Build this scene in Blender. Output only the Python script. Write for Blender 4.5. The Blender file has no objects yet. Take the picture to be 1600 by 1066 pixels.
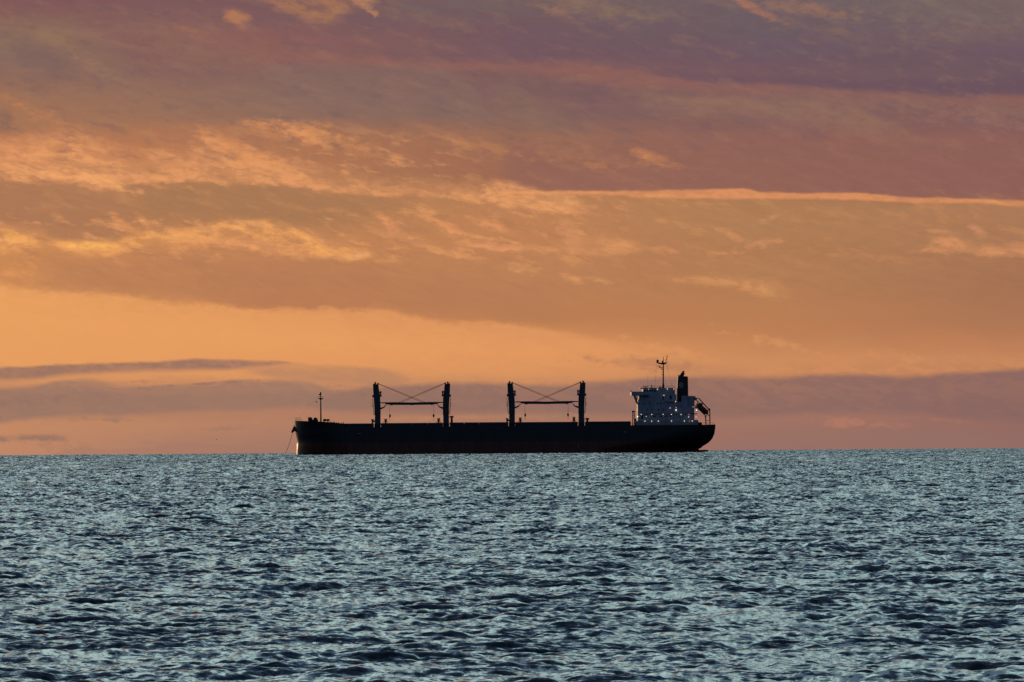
import bpy, bmesh, math, random
import numpy as np
from mathutils import Vector, Matrix

random.seed(7)
scene = bpy.context.scene
col = scene.collection
rad = math.radians

# ------------------------------------------------------------------ camera
F = 13333.0                 # focal length in photograph pixels (300 mm on 36 mm)
ROLL = 0.0069
PITCH = 0.01190
CAM_H = 4.0
RE = 6371000.0              # the sea follows the earth's curve, so it has a real horizon
cam_d = bpy.data.cameras.new("camera")
cam_d.lens = 300.0
cam_d.sensor_width = 36.0
cam_d.clip_start = 1.0
cam_d.clip_end = 60000.0
cam = bpy.data.objects.new("camera", cam_d)
col.objects.link(cam)
cam.matrix_world = (Matrix.Translation((0, 0, CAM_H)) @ Matrix.Rotation(math.pi / 2 + PITCH, 4, 'X')
                    @ Matrix.Rotation(-ROLL, 4, 'Z'))
scene.camera = cam

# ------------------------------------------------------------------ view + light
scene.view_settings.view_transform = 'Standard'
scene.view_settings.look = 'None'
scene.view_settings.exposure = 0.0
scene.view_settings.gamma = 1.0
scene.view_settings.use_curve_mapping = False

SUN_AZ = -24.0              # degrees from the view direction, minus = left of the frame
SUN_EL = 3.0
sd = bpy.data.lights.new("sun", 'SUN')
sd.energy = 0.6
sd.angle = rad(0.5)
sd.color = (1.0, 0.56, 0.26)
sun = bpy.data.objects.new("sun", sd)
col.objects.link(sun)
sdir = Vector((math.sin(rad(SUN_AZ)) * math.cos(rad(SUN_EL)), math.cos(rad(SUN_AZ)) * math.cos(rad(SUN_EL)), math.sin(rad(SUN_EL))))
sun.rotation_euler = sdir.to_track_quat('Z', 'Y').to_euler()


def lin(c, s=1.0):
    out = []
    for v in c:
        v = v / 255.0
        out.append((v / 12.92 if v <= 0.04045 else ((v + 0.055) / 1.055) ** 2.4) * s)
    return tuple(out)


class NT:
    """tiny helper for node trees"""

    def __init__(self, tree):
        self.t = tree
        tree.nodes.clear()

    def n(self, kind, **kw):
        nd = self.t.nodes.new(kind)
        for k, v in kw.items():
            setattr(nd, k, v)
        return nd

    def put(self, sock, v):
        if isinstance(v, bpy.types.NodeSocket):
            self.t.links.new(v, sock)
        elif isinstance(v, (tuple, list)) and len(v) == 3 and len(sock.default_value) == 4:
            sock.default_value = (*v, 1.0)
        else:
            sock.default_value = v

    def m(self, op, a, b=0.0, c=0.0, clamp=False):
        nd = self.n('ShaderNodeMath', operation=op)
        self.put(nd.inputs[0], a)
        self.put(nd.inputs[1], b)
        if len(nd.inputs) > 2:
            self.put(nd.inputs[2], c)
        if clamp:      # by hand: a clamp flag would be compiled last and exhaust the shader stack
            return self.m('MAXIMUM', self.m('MINIMUM', nd.outputs[0], 1.0), 0.0)
        return nd.outputs[0]

    def xyz(self, a, b, c=0.0):
        nd = self.n('ShaderNodeCombineXYZ')
        self.put(nd.inputs[0], a)
        self.put(nd.inputs[1], b)
        self.put(nd.inputs[2], c)
        return nd.outputs[0]

    def grey(self, a):
        nd = self.n('ShaderNodeCombineColor')
        for i in range(3):
            self.put(nd.inputs[i], a)
        return nd.outputs[0]

    def smooth(self, v, lo, hi, a=0.0, b=1.0, kind='SMOOTHSTEP'):
        nd = self.n('ShaderNodeMapRange', interpolation_type=kind)
        nd.clamp = False
        if kind == 'LINEAR':
            v = self.m('MAXIMUM', self.m('MINIMUM', v, hi), lo)
        self.put(nd.inputs[0], v)
        self.put(nd.inputs[1], lo)
        self.put(nd.inputs[2], hi)
        self.put(nd.inputs[3], a)
        self.put(nd.inputs[4], b)
        return nd.outputs[0]

    def mix(self, f, a, b, mode='MIX'):
        nd = self.n('ShaderNodeMix', data_type='RGBA', blend_type=mode, clamp_factor=True)
        self.put(nd.inputs[0], f)
        self.put(nd.inputs[6], a)
        self.put(nd.inputs[7], b)
        return nd.outputs[2]

    def noise(self, vec, scale=1.0, detail=5.0, rough=0.55, dist=0.0, dim='2D', out=0):
        nd = self.n('ShaderNodeTexNoise', noise_dimensions=dim)
        self.put(nd.inputs['Vector'], vec)
        nd.inputs['Scale'].default_value = scale
        nd.inputs['Detail'].default_value = detail
        nd.inputs['Roughness'].default_value = rough
        nd.inputs['Distortion'].default_value = dist
        return nd.outputs[out]

    def ramp(self, fac, stops, interp='LINEAR'):
        nd = self.n('ShaderNodeValToRGB')
        self.put(nd.inputs[0], fac)
        r = nd.color_ramp
        r.interpolation = interp
        els = r.elements
        while len(els) > 1:
            els.remove(els[-1])
        els[0].position = stops[0][0]
        els[0].color = (*stops[0][1], 1)
        for p, c in stops[1:]:
            e = els.new(p)
            e.color = (*c, 1)
        return nd.outputs[0]

    def curve(self, fac, pts):
        """pts: list of (x, y), both in 0..1; smooth interpolation"""
        nd = self.n('ShaderNodeFloatCurve')
        self.put(nd.inputs[1], fac)
        c = nd.mapping.curves[0]
        c.points[0].location = pts[0]
        c.points[1].location = pts[-1]
        for p in pts[1:-1]:
            c.points.new(*p)
        for p in c.points:
            p.handle_type = 'AUTO_CLAMPED'
        nd.mapping.update()
        return nd.outputs[0]


# ------------------------------------------------------------------ sky (world)
world = bpy.data.worlds.new("World")
scene.world = world
world.use_nodes = True
W = NT(world.node_tree)
tc = W.n('ShaderNodeTexCoord')
sep = W.n('ShaderNodeSeparateXYZ')
W.put(sep.inputs[0], tc.outputs['Generated'])
dx, dy, dz = sep.outputs[0], sep.outputs[1], sep.outputs[2]
AZ = W.m('ARCTAN2', dx, dy)
EL = W.m('ARCSINE', dz)
ea = W.m('MULTIPLY', AZ, F)
ee = W.m('MULTIPLY_ADD', EL, F, -PITCH * F)
# a sky chart: SX runs along the horizon, SY downwards, one unit = 1/13333 radian
SX = W.m('ADD', W.m('MULTIPLY_ADD', ee, -ROLL, 800.0), ea)
SY = W.m('SUBTRACT', 533.0, W.m('MULTIPLY_ADD', ea, ROLL, ee))

SXn = W.m('MULTIPLY', SX, 1 / 1600.0, clamp=True)
# wisps: two displacement fields that fray every cloud edge
cw1 = W.noise(W.xyz(W.m('MULTIPLY', SX, 1 / 105.0), W.m('MULTIPLY', SY, 1 / 42.0)), detail=7, rough=0.62, out=1)
s1 = W.n('ShaderNodeSeparateColor'); W.put(s1.inputs[0], cw1)
shear = W.m('MULTIPLY_ADD', SX, -0.24, SY)       # streaks that drift down to the right
cw2 = W.noise(W.xyz(W.m('MULTIPLY', SX, 1 / 95.0), W.m('MULTIPLY', shear, 1 / 26.0)), detail=6, rough=0.6, dist=0.6, out=1)
s2 = W.n('ShaderNodeSeparateColor'); W.put(s2.inputs[0], cw2)
n1 = W.m('SUBTRACT', s1.outputs[0], 0.5)
n2 = W.m('SUBTRACT', s1.outputs[1], 0.5)
n3 = W.m('SUBTRACT', s2.outputs[0], 0.5)
n4 = s2.outputs[1]
cw3 = W.noise(W.xyz(W.m('MULTIPLY', SX, 1 / 24.0), W.m('MULTIPLY', SY, 1 / 11.0)), detail=5, rough=0.66, out=1)
s3 = W.n('ShaderNodeSeparateColor'); W.put(s3.inputs[0], cw3)
n5 = W.m('SUBTRACT', s3.outputs[0], 0.5)
n6 = W.m('SUBTRACT', s3.outputs[1], 0.5)
fib = W.m('MULTIPLY_ADD', n6, 0.75, W.m('SUBTRACT', n4, 0.5))
SXw = W.m('MULTIPLY_ADD', n6, 50.0, W.m('MULTIPLY_ADD', n2, 60.0, SX))


def warp(amp, amp2, amp3):
    a = W.m('MULTIPLY_ADD', n1, amp, SY)
    a = W.m('MULTIPLY_ADD', n5, amp3, a)
    return W.m('MULTIPLY_ADD', n3, amp2, a)


Y_soft = warp(34.0, 10.0, 10.0)
Y_mid = warp(20.0, 7.0, 13.0)
Y_thin = warp(6.0, 3.0, 3.0)
Y_base = warp(30.0, 4.0, 6.0)
YW = {0: Y_thin, 1: Y_mid, 2: Y_soft}

cols5 = [
    [(0, (128, 88, 88)), (22, (134, 94, 88)), (50, (142, 110, 90)), (85, (134, 106, 92)), (120, (140, 104, 90)), (150, (158, 112, 86)),
     (195, (168, 116, 84)), (228, (190, 122, 82)), (260, (196, 130, 86)), (290, (176, 122, 86)), (345, (184, 122, 84)),
     (380, (205, 138, 84)), (420, (200, 134, 82)), (445, (205, 138, 84)), (470, (236, 162, 90)), (520, (228, 156, 92)), (565, (224, 150, 92)),
     (590, (206, 140, 94)), (615, (178, 126, 98)), (645, (176, 124, 97)), (662, (196, 136, 98)), (712, (192, 134, 100))],
    [(0, (124, 88, 90)), (30, (124, 90, 92)), (60, (140, 94, 88)), (92, (140, 98, 88)), (112, (134, 98, 92)), (150, (140, 106, 92)),
     (185, (146, 108, 90)), (205, (170, 114, 84)), (245, (182, 120, 82)), (290, (176, 124, 84)), (340, (178, 124, 82)),
     (380, (194, 130, 84)), (420, (188, 126, 84)), (475, (188, 122, 80)), (510, (228, 154, 90)), (565, (226, 150, 90)), (590, (206, 140, 94)),
     (625, (168, 120, 98)), (645, (178, 125, 97)), (662, (180, 127, 98)), (712, (162, 118, 102))],
    [(0, (116, 94, 94)), (40, (114, 88, 94)), (85, (116, 86, 94)), (115, (126, 92, 90)), (150, (126, 94, 92)), (185, (134, 100, 90)),
     (215, (152, 106, 84)), (250, (156, 104, 82)), (292, (158, 106, 80)), (306, (184, 126, 84)), (345, (190, 128, 84)),
     (380, (190, 128, 84)), (430, (186, 126, 84)), (500, (188, 124, 80)), (545, (222, 148, 90)), (580, (206, 140, 92)), (605, (182, 127, 95)),
     (650, (168, 120, 97)), (712, (158, 115, 102))],
    [(0, (110, 94, 98)), (50, (108, 91, 98)), (95, (112, 87, 96)), (135, (122, 91, 92)), (160, (134, 100, 92)), (190, (130, 92, 90)),
     (225, (146, 99, 86)), (295, (150, 101, 84)), (308, (172, 122, 82)), (345, (174, 124, 84)), (400, (176, 122, 82)),
     (450, (180, 124, 82)), (520, (190, 126, 82)), (565, (204, 138, 90)), (590, (196, 132, 90)), (650, (164, 115, 97)), (680, (158, 113, 99)), (712, (152, 110, 102))],
    [(0, (118, 100, 98)), (50, (116, 94, 98)), (85, (110, 86, 96)), (120, (110, 87, 94)), (146, (108, 84, 91)), (160, (128, 92, 90)),
     (190, (130, 92, 90)), (225, (140, 92, 88)), (304, (144, 92, 86)), (322, (170, 120, 86)), (345, (172, 120, 84)), (380, (168, 118, 84)),
     (440, (164, 112, 82)), (500, (172, 116, 82)), (560, (196, 130, 88)), (586, (186, 124, 88)), (650, (149, 106, 96)), (712, (143, 104, 100))],
]
Yn = W.m('MULTIPLY', Y_base, 1 / 720.0, clamp=True)
rs = [W.ramp(Yn, [(y / 720.0, lin(c)) for y, c in cs]) for cs in cols5]
sky = rs[0]
for i in range(4):
    sky = W.mix(W.smooth(SX, 400.0 * i, 400.0 * (i + 1), kind='LINEAR'), sky, rs[i + 1])


def edge(pts):
    """an edge curve of a cloud: (SX, SY) points -> node value"""
    ps = [(x / 1600.0, y / 720.0) for x, y in pts]
    if ps[0][0] > 0:
        ps.insert(0, (0.0, ps[0][1]))
    if ps[-1][0] < 1:
        ps.append((1.0, ps[-1][1]))
    return W.m('MULTIPLY', W.curve(SXn_w, ps), 720.0)


SXn_w = W.m('MULTIPLY', W.m('MULTIPLY_ADD', n6, 20.0, W.m('MULTIPLY_ADD', n2, 22.0, SX)), 1 / 1600.0, clamp=True)


def band(T, B, c, op=1.0, sT=5.0, sB=5.0, w=1, x=None, tex=0.0, fade=40.0, c2=None):
    """a cloud or gap between the edge curves T and B (points), frayed by warp level w"""
    global sky
    y = YW[w]
    t, b = edge(T), edge(B)
    d1 = W.m('SUBTRACT', y, t)
    d2 = W.m('SUBTRACT', b, y)
    if w:
        sT, sB = sT * 1.9, sB * 1.9
    k = W.m('MULTIPLY', W.smooth(d1, -sT, sT), W.smooth(d2, -sB, sB))
    if x is None:
        x = (T[0][0], T[-1][0])
    if x[0] > 0:
        k = W.m('MULTIPLY', k, W.smooth(SXw, x[0] - fade * .3, x[0] + fade))
    if x[1] < 1600:
        k = W.m('MULTIPLY', k, W.smooth(SXw, x[1] - fade, x[1] + fade * .3, 1, 0))
    k = W.m('MULTIPLY', k, op)
    if w:
        tex = 0.25 + tex * 1.0
    if tex:
        k = W.m('MULTIPLY', k, W.smooth(fib, -0.17, 0.13, 1 - min(tex, 1), 1.0))
    cc = lin(c)
    if c2:
        cc = W.mix(SXn_w, lin(c), lin(c2))
    sky = W.mix(k, sky, cc)


SXb = W.m('MULTIPLY_ADD', n6, 12.0, SX)
SYb = W.m('MULTIPLY_ADD', n5, 5.0, SY)


def blob(x, y, rx, ry, ang, c, op=0.8, frag=1.2):
    """a wisp: tilted ellipse eaten away by noise (ang in degrees, down to the right = +)"""
    global sky
    ca, sa = math.cos(rad(ang)), math.sin(rad(ang))
    ux = W.m('SUBTRACT', SXb, x)
    uy = W.m('SUBTRACT', SYb, y)
    u = W.m('MULTIPLY_ADD', ux, ca / rx, W.m('MULTIPLY', uy, sa / rx))
    v = W.m('MULTIPLY_ADD', ux, -sa / ry, W.m('MULTIPLY', uy, ca / ry))
    d = W.m('SQRT', W.m('MULTIPLY_ADD', u, u, W.m('MULTIPLY', v, v)))
    d = W.m('MULTIPLY_ADD', n1, frag * 2.0, d)
    d = W.m('MULTIPLY_ADD', n3, frag * 1.6, d)
    d = W.m('MULTIPLY_ADD', n5, frag * 3.4, d)
    k = W.m('MULTIPLY', W.smooth(d, 0.0, 1.5, 1, 0), op)
    k = W.m('MULTIPLY', k, W.smooth(fib, -0.2, 0.12, 0.55, 1.15))
    sky = W.mix(k, sky, lin(c))


# -- upper part: grey and rose clouds
band([(380, 84), (500, 88), (700, 95), (850, 98), (960, 104), (1080, 122), (1200, 134), (1400, 147), (1600, 152)],
     [(380, 98), (500, 99), (700, 107), (850, 116), (960, 136), (1080, 142), (1200, 147), (1400, 158), (1600, 166)],
     (156, 104, 88), .62, 5, 5, 1, (400, 1600), c2=(150, 98, 89))
band([(990, 108), (1100, 116), (1250, 122), (1400, 125), (1600, 122)], [(990, 116), (1100, 128), (1250, 134), (1400, 145), (1600, 150)],
     (106, 80, 94), .6, 8, 4, 0, (1000, 1600))
band([(400, 100), (500, 101), (640, 102), (700, 112), (740, 140), (790, 190)], [(400, 150), (500, 170), (640, 185), (790, 195)],
     (134, 106, 96), .55, 6, 18, 0, (400, 790), tex=.3)
band([(700, 116), (760, 130), (800, 134), (840, 160), (880, 180), (910, 205)], [(700, 118), (730, 140), (800, 190), (850, 205), (910, 208)],
     (136, 106, 92), .5, 6, 8, 0, (760, 910))
band([(900, 128), (1000, 146), (1100, 160)], [(900, 180), (1000, 190), (1100, 184)], (122, 88, 92), .5, 10, 16, 1, (860, 1060))
band([(960, 140), (1100, 148), (1250, 158), (1320, 165), (1400, 195), (1500, 232)], [(960, 146), (1050, 172), (1200, 186), (1300, 206), (1400, 226), (1500, 244)],
     (148, 110, 92), .7, 6, 12, 1, (965, 1490), tex=.15)
blob(1480, 180, 110, 14, 8, (146, 106, 94), .5)
blob(1570, 172, 50, 20, 10, (144, 106, 94), .5)
blob(100, 70, 70, 9, 28, (152, 118, 92), .45)
blob(170, 122, 50, 8, 32, (156, 120, 94), .4)
blob(60, 92, 60, 16, 25, (122, 96, 92), .5)
blob(210, 72, 90, 26, 30, (130, 88, 90), .5, .7)
blob(330, 45, 120, 18, 8, (138, 94, 88), .5)
blob(370, 28, 21, 14, 30, (176, 118, 84), .95, .45)
blob(295, 48, 22, 8, 25, (160, 108, 84), .6)
band([(400, -20), (600, -20)], [(400, 2), (440, 14), (470, 26), (505, 38), (540, 26), (570, 14), (600, 20)], (168, 116, 84), .8, 3, 6, 1, (400, 590), tex=.45)
band([(530, -20), (600, -20)], [(530, -6), (556, 8), (575, 18), (586, 30), (588, 12), (592, 0)], (200, 138, 92), .75, 4, 5, 0, (535, 592), fade=12, tex=.4)
blob(660, 28, 80, 10, 12, (130, 100, 90), .6)
blob(720, 12, 100, 12, 3, (112, 98, 98), .5)
blob(930, 12, 90, 16, 6, (138, 110, 94), .7, .8)
blob(870, 22, 40, 7, 20, (150, 106, 88), .5)
blob(1040, 22, 60, 12, 4, (120, 102, 96), .5)
blob(1172, 10, 46, 7, 28, (166, 112, 90), .9, .6)
blob(1275, 14, 80, 11, 6, (152, 110, 92), .7, .8)
blob(1480, 22, 150, 20, 3, (126, 108, 98), .5)
blob(1300, 52, 90, 16, 14, (128, 100, 92), .4)
blob(1530, 52, 70, 14, -3, (128, 100, 94), .4)
blob(1245, 72, 90, 12, 0, (106, 88, 102), .5)
# -- rose sheet over the long bright line
band([(800, 222), (900, 232), (1000, 222), (1100, 210), (1600, 210)], [(800, 294), (900, 299), (1000, 299), (1170, 296), (1250, 302), (1360, 303), (1420, 308), (1600, 314)],
     (150, 104, 87), .7, 16, 3, 0, (780, 1600), c2=(142, 96, 87))
blob(1022, 248, 40, 9, 18, (196, 128, 82), .95, .6)
blob(930, 258, 26, 5, 10, (184, 118, 82), .7)
blob(880, 240, 120, 13, 8, (166, 114, 86), .5)
blob(715, 218, 20, 6, 28, (190, 130, 86), .9, .6)
blob(690, 205, 60, 10, 20, (162, 110, 86), .6)
blob(770, 232, 90, 9, 12, (176, 118, 82), .6)
# -- left: big lit masses
blob(40, 172, 46, 12, 22, (186, 122, 82), .75)
blob(100, 195, 50, 9, 25, (184, 122, 84), .6)
blob(8, 190, 16, 26, 0, (136, 100, 88), .7, .6)
blob(232, 211, 16, 6, 15, (180, 124, 88), .7, .6)
band([(0, 228), (100, 218), (170, 234), (240, 256), (300, 250), (345, 244), (420, 250), (470, 264), (540, 283), (620, 291), (760, 299)],
     [(0, 278), (60, 286), (120, 287), (145, 298), (200, 291), (270, 284), (400, 288), (470, 294), (520, 301), (600, 304), (760, 308)],
     (230, 154, 98), .9, 14, 2.5, 1, (0, 770), tex=.35)
band([(305, 204), (330, 208), (350, 216), (400, 232), (450, 252)], [(305, 206), (330, 240), (350, 246), (400, 262), (450, 270)],
     (224, 148, 92), .9, 6, 7, 1, (308, 450), tex=.2, fade=14)
blob(110, 255, 90, 5, 7, (180, 124, 86), .8)
blob(165, 285, 40, 6, 20, (238, 166, 100), .6)
blob(60, 268, 70, 6, 8, (238, 164, 104), .6)
blob(222, 300, 10, 4, 30, (226, 152, 98), .9, .5)
band([(345, 194), (400, 188), (460, 190), (520, 198), (560, 215), (600, 228)], [(345, 198), (400, 205), (460, 218), (520, 226), (560, 238), (600, 234)],
     (204, 136, 86), .9, 4, 7, 1, (352, 600), tex=.75)
blob(470, 212, 34, 9, 28, (222, 146, 92), .8)
blob(545, 226, 50, 8, 22, (206, 138, 88), .7)
blob(520, 245, 90, 9, 2, (166, 112, 82), .5)
# -- the long bright line
band([(760, 300), (850, 299), (960, 299), (1060, 297), (1160, 295), (1200, 301), (1290, 302), (1360, 303), (1420, 308), (1500, 311), (1600, 315)],
     [(760, 304), (850, 304), (960, 305), (1010, 309), (1060, 309), (1160, 311), (1200, 310), (1290, 311), (1370, 314), (1450, 318), (1530, 319), (1600, 325)],
     (228, 150, 98), .92, 2.4, 3.0, 0, (770, 1600), c2=(220, 142, 90), tex=.3)
band([(750, 290), (790, 286), (830, 296), (880, 306), (930, 322)], [(750, 308), (780, 318), (830, 329), (880, 333), (910, 331), (930, 325)],
     (228, 154, 98), .9, 5, 3, 1, (752, 930), tex=.35, fade=14)
blob(862, 312, 30, 6, 8, (190, 134, 90), .8)
# -- dark undersides on the left
band([(0, 284), (60, 292), (120, 296), (180, 312), (240, 330)], [(0, 350), (60, 356), (80, 372), (120, 376), (180, 374), (200, 360), (240, 340)],
     (170, 118, 84), .8, 5, 5, 1, (0, 215))
band([(180, 305), (240, 294), (300, 291), (400, 291), (480, 298), (560, 306), (640, 312)], [(180, 332), (240, 345), (300, 346), (400, 342), (480, 352), (560, 342), (640, 330)],
     (166, 118, 82), .85, 4, 8, 1, (200, 640))
# -- gold streak
band([(0, 356), (45, 362), (70, 378), (120, 379), (180, 377), (215, 366), (250, 360), (300, 360), (340, 350), (400, 346), (440, 352), (480, 366), (530, 384), (580, 398)],
     [(0, 394), (40, 391), (70, 384), (100, 392), (140, 402), (190, 396), (215, 386), (250, 384), (300, 387), (360, 384), (410, 392), (440, 401), (510, 404), (560, 407), (600, 402)],
     (238, 162, 92), .85, 4, 3.0, 1, (0, 600), tex=.55)
blob(135, 383, 38, 6, 2, (255, 184, 92), .85, .6)
blob(262, 371, 34, 6, 8, (254, 180, 96), .8, .6)
blob(478, 372, 36, 6, 32, (248, 172, 94), .85, .5)
blob(28, 374, 36, 10, 5, (244, 170, 94), .6)
blob(228, 350, 22, 5, 48, (236, 160, 94), .85, .5)
blob(196, 352, 26, 6, 35, (218, 144, 90), .7)
blob(370, 356, 20, 6, 0, (246, 170, 96), .6)
blob(560, 398, 26, 6, -10, (232, 164, 104), .8, .6)
blob(60, 372, 34, 8, 28, (192, 130, 88), .6)
blob(420, 386, 60, 9, 14, (206, 138, 92), .8)
blob(330, 378, 50, 6, 0, (222, 148, 92), .6)
blob(20, 430, 46, 8, 6, (220, 146, 88), .6)
blob(190, 425, 90, 14, 14, (200, 132, 84), .5)
# -- small wisps in the middle
blob(520, 330, 24, 5, 8, (204, 138, 90), .7)
blob(606, 348, 32, 8, 38, (226, 148, 96), .9, .6)
blob(694, 352, 38, 7, 22, (222, 146, 94), .8, .7)
blob(765, 352, 34, 7, 20, (222, 146, 94), .8, .7)
blob(650, 380, 70, 8, 16, (210, 142, 92), .6)
band([(720, 378), (780, 384), (860, 388), (905, 388)], [(720, 386), (780, 394), (850, 397), (905, 396)], (226, 150, 98), .9, 4, 2.5, 1, (700, 900), tex=.2)
band([(862, 344), (880, 346), (900, 356), (915, 370)], [(862, 346), (875, 372), (895, 394), (915, 396)], (220, 146, 98), .5, 5, 4, 1, (862, 915), fade=16)
blob(830, 370, 34, 10, 5, (190, 126, 84), .7)
band([(905, 362), (960, 372), (1020, 384)], [(905, 396), (960, 397), (1020, 398)], (212, 144, 92), .75, 6, 3, 1, (905, 1010), tex=.2)
blob(815, 418, 26, 6, 10, (214, 150, 94), .7)
blob(895, 436, 16, 7, 22, (222, 152, 96), .9, .5)
blob(935, 438, 20, 5, 8, (212, 148, 94), .8, .5)
blob(1045, 390, 22, 4, 20, (206, 138, 92), .85, .5)
blob(1125, 396, 40, 4, -3, (204, 136, 90), .7)
blob(1147, 370, 12, 7, 25, (204, 138, 94), .8, .5)
blob(1190, 380, 36, 5, -8, (204, 138, 92), .6)
blob(1205, 338, 18, 7, -10, (198, 142, 96), .6)
blob(1330, 344, 30, 7, 4, (188, 134, 92), .5)
band([(1050, 433), (1110, 431), (1160, 437), (1230, 444)], [(1050, 439), (1110, 444), (1160, 454), (1200, 464), (1230, 470)], (212, 146, 92), .8, 5, 4, 1, (1045, 1235), tex=.4)
band([(1420, 392), (1450, 383), (1490, 372), (1520, 384), (1600, 386)], [(1420, 394), (1450, 394), (1500, 396), (1540, 397), (1600, 397)], (220, 146, 96), .85, 5, 2.5, 1, (1428, 1600), tex=.3)
blob(1465, 362, 22, 4, 5, (204, 138, 94), .8, .5)
blob(1527, 359, 16, 5, 25, (214, 144, 104), .8, .5)
blob(1365, 402, 60, 5, 3, (192, 130, 86), .5)
blob(1460, 322, 26, 5, 5, (190, 130, 86), .5)
# -- open sky under the long cloud
band([(0, 444), (60, 454), (110, 455), (150, 462), (185, 459), (230, 470), (330, 474), (450, 482), (520, 483), (600, 489), (650, 497), (720, 503), (780, 508), (850, 517), (950, 534), (1040, 552), (1100, 566)],
     [(0, 585), (300, 585), (600, 590), (1100, 592)], (232, 158, 92), .95, 3.5, 20, 1, (0, 1060), c2=(214, 140, 92), fade=130)
band([(0, 398), (100, 404), (200, 406), (300, 400), (400, 402), (500, 410), (600, 420), (800, 440)],
     [(0, 440), (60, 449), (110, 450), (150, 458), (230, 464), (330, 470), (450, 478), (520, 480), (600, 485), (800, 500)],
     (182, 122, 84), .6, 8, 4, 1, (60, 900))
blob(470, 530, 500, 22, 3, (236, 160, 92), .35, .4)
blob(1040, 545, 70, 8, 12, (222, 148, 92), .5)
blob(1215, 536, 55, 7, 14, (212, 144, 92), .75)
blob(1390, 556, 60, 7, 6, (210, 142, 94), .6)
blob(1010, 570, 90, 9, 5, (178, 122, 90), .6)
band([(1130, 566), (1300, 560), (1450, 566), (1600, 562)], [(1130, 588), (1300, 584), (1450, 586), (1600, 578)], (212, 142, 92), .55, 8, 3, 1, (1150, 1600), tex=.6)
# -- grey-violet banks near the horizon
band([(500, 618), (560, 606), (640, 602), (700, 599), (790, 600), (880, 603), (920, 597), (980, 594), (1040, 590), (1100, 589), (1200, 590), (1300, 585), (1400, 588), (1500, 583), (1600, 577)],
     [(500, 640), (560, 643), (700, 647), (800, 646), (900, 648), (1000, 650), (1130, 652), (1200, 650), (1300, 646), (1400, 646), (1500, 654), (1600, 658)],
     (148, 114, 98), .9, 6, 9, 0, (480, 1600), c2=(136, 101, 97), tex=.2)
band([(1100, 655), (1300, 668), (1600, 684)], [(1100, 720), (1600, 720)], (150, 112, 101), .6, 14, 5, 2, (1080, 1600), fade=320)
blob(1340, 660, 60, 6, 5, (182, 122, 98), .6)
blob(1470, 656, 40, 4, 5, (176, 118, 98), .5)
band([(0, 574), (100, 570), (200, 567), (270, 564), (320, 560), (380, 562), (440, 565), (480, 568)], [(0, 594), (50, 592), (100, 587), (200, 581), (300, 578), (400, 574), (440, 570), (480, 569)],
     (142, 108, 98), .85, 3, 6, 0, (0, 480), tex=.2)
band([(380, 576), (470, 571), (560, 575), (610, 581), (650, 592)], [(380, 584), (470, 596), (560, 600), (610, 602), (650, 596)],
     (178, 128, 98), .7, 5, 6, 0, (380, 655), tex=.3)
band([(0, 609), (60, 603), (110, 594), (140, 594), (180, 602), (260, 603), (340, 600), (370, 594), (470, 596), (540, 610)],
     [(0, 662), (50, 655), (100, 650), (200, 648), (300, 643), (400, 641), (470, 636), (540, 640)],
     (150, 116, 100), .8, 5, 6, 0, (0, 560), tex=.25)
blob(150, 600, 90, 3, -2, (176, 124, 98), .7)
blob(370, 609, 150, 4, -2, (166, 122, 100), .7)
blob(310, 600, 70, 2.5, -4, (138, 106, 100), .6)
blob(60, 624, 90, 7, -3, (144, 108, 98), .5)
blob(40, 685, 60, 6, 0, (152, 114, 98), .85, .6)
blob(175, 656, 50, 4, 2, (158, 118, 98), .6)
blob(340, 671, 30, 3, 0, (160, 120, 98), .6)
blob(300, 690, 170, 12, -4, (170, 122, 102), .55)
blob(700, 653, 190, 4, -1, (190, 131, 97), .5)
band([(40, 722), (75, 712), (105, 704), (132, 699), (170, 704), (230, 699), (300, 692), (380, 696), (460, 700)], [(40, 730), (460, 730)], (164, 120, 102), .5, 1.5, 3, 0, (40, 430))

# -- ragged lit wisps and soft dark rags, only where the cloud sheets are broken
shr = W.m('MULTIPLY_ADD', SX, -0.22, SY)
wz = W.noise(W.xyz(W.m('MULTIPLY', W.m('MULTIPLY_ADD', n6, 16.0, SX), 1 / 58.0), W.m('MULTIPLY', W.m('MULTIPLY_ADD', n5, 10.0, shr), 1 / 18.0)), detail=7, rough=0.62, dist=0.0, out=1)
s4 = W.n('ShaderNodeSeparateColor'); W.put(s4.inputs[0], wz)
reg = W.m('MULTIPLY', W.smooth(SY, 180.0, 250.0), W.smooth(SY, 385.0, 440.0, 1, 0))
reg = W.m('MULTIPLY', reg, W.smooth(SX, 700.0, 1250.0, 1, 0.25))
gap = W.m('MULTIPLY', W.smooth(SY, 286.0, 300.0), W.smooth(SY, 330.0, 348.0, 1, 0))
reg = W.m('MULTIPLY', reg, W.m('SUBTRACT', 1.0, W.m('MULTIPLY', gap, W.smooth(SX, 560.0, 680.0, 0.75, 0))))
reg = W.m('MULTIPLY', reg, W.m('SUBTRACT', 1.0, W.m('MULTIPLY', W.smooth(SX, 620.0, 800.0), W.smooth(SY, 290.0, 305.0, 0.85, 0))))
sky = W.mix(W.m('MULTIPLY', reg, W.smooth(s4.outputs[0], 0.50, 0.72, 0, 0.60)), sky, lin((236, 160, 98)))
sky = W.mix(W.m('MULTIPLY', reg, W.smooth(s4.outputs[1], 0.50, 0.72, 0, 0.45)), sky, lin((168, 114, 82)))
reg2 = W.smooth(SY, 200.0, 290.0, 1, 0)
sky = W.mix(W.m('MULTIPLY', reg2, W.smooth(s4.outputs[1], 0.50, 0.74, 0, 0.32)), sky, lin((108, 86, 94)))
sky = W.mix(W.m('MULTIPLY', reg2, W.smooth(s4.outputs[0], 0.50, 0.76, 0, 0.26)), sky, lin((156, 116, 94)))
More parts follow.
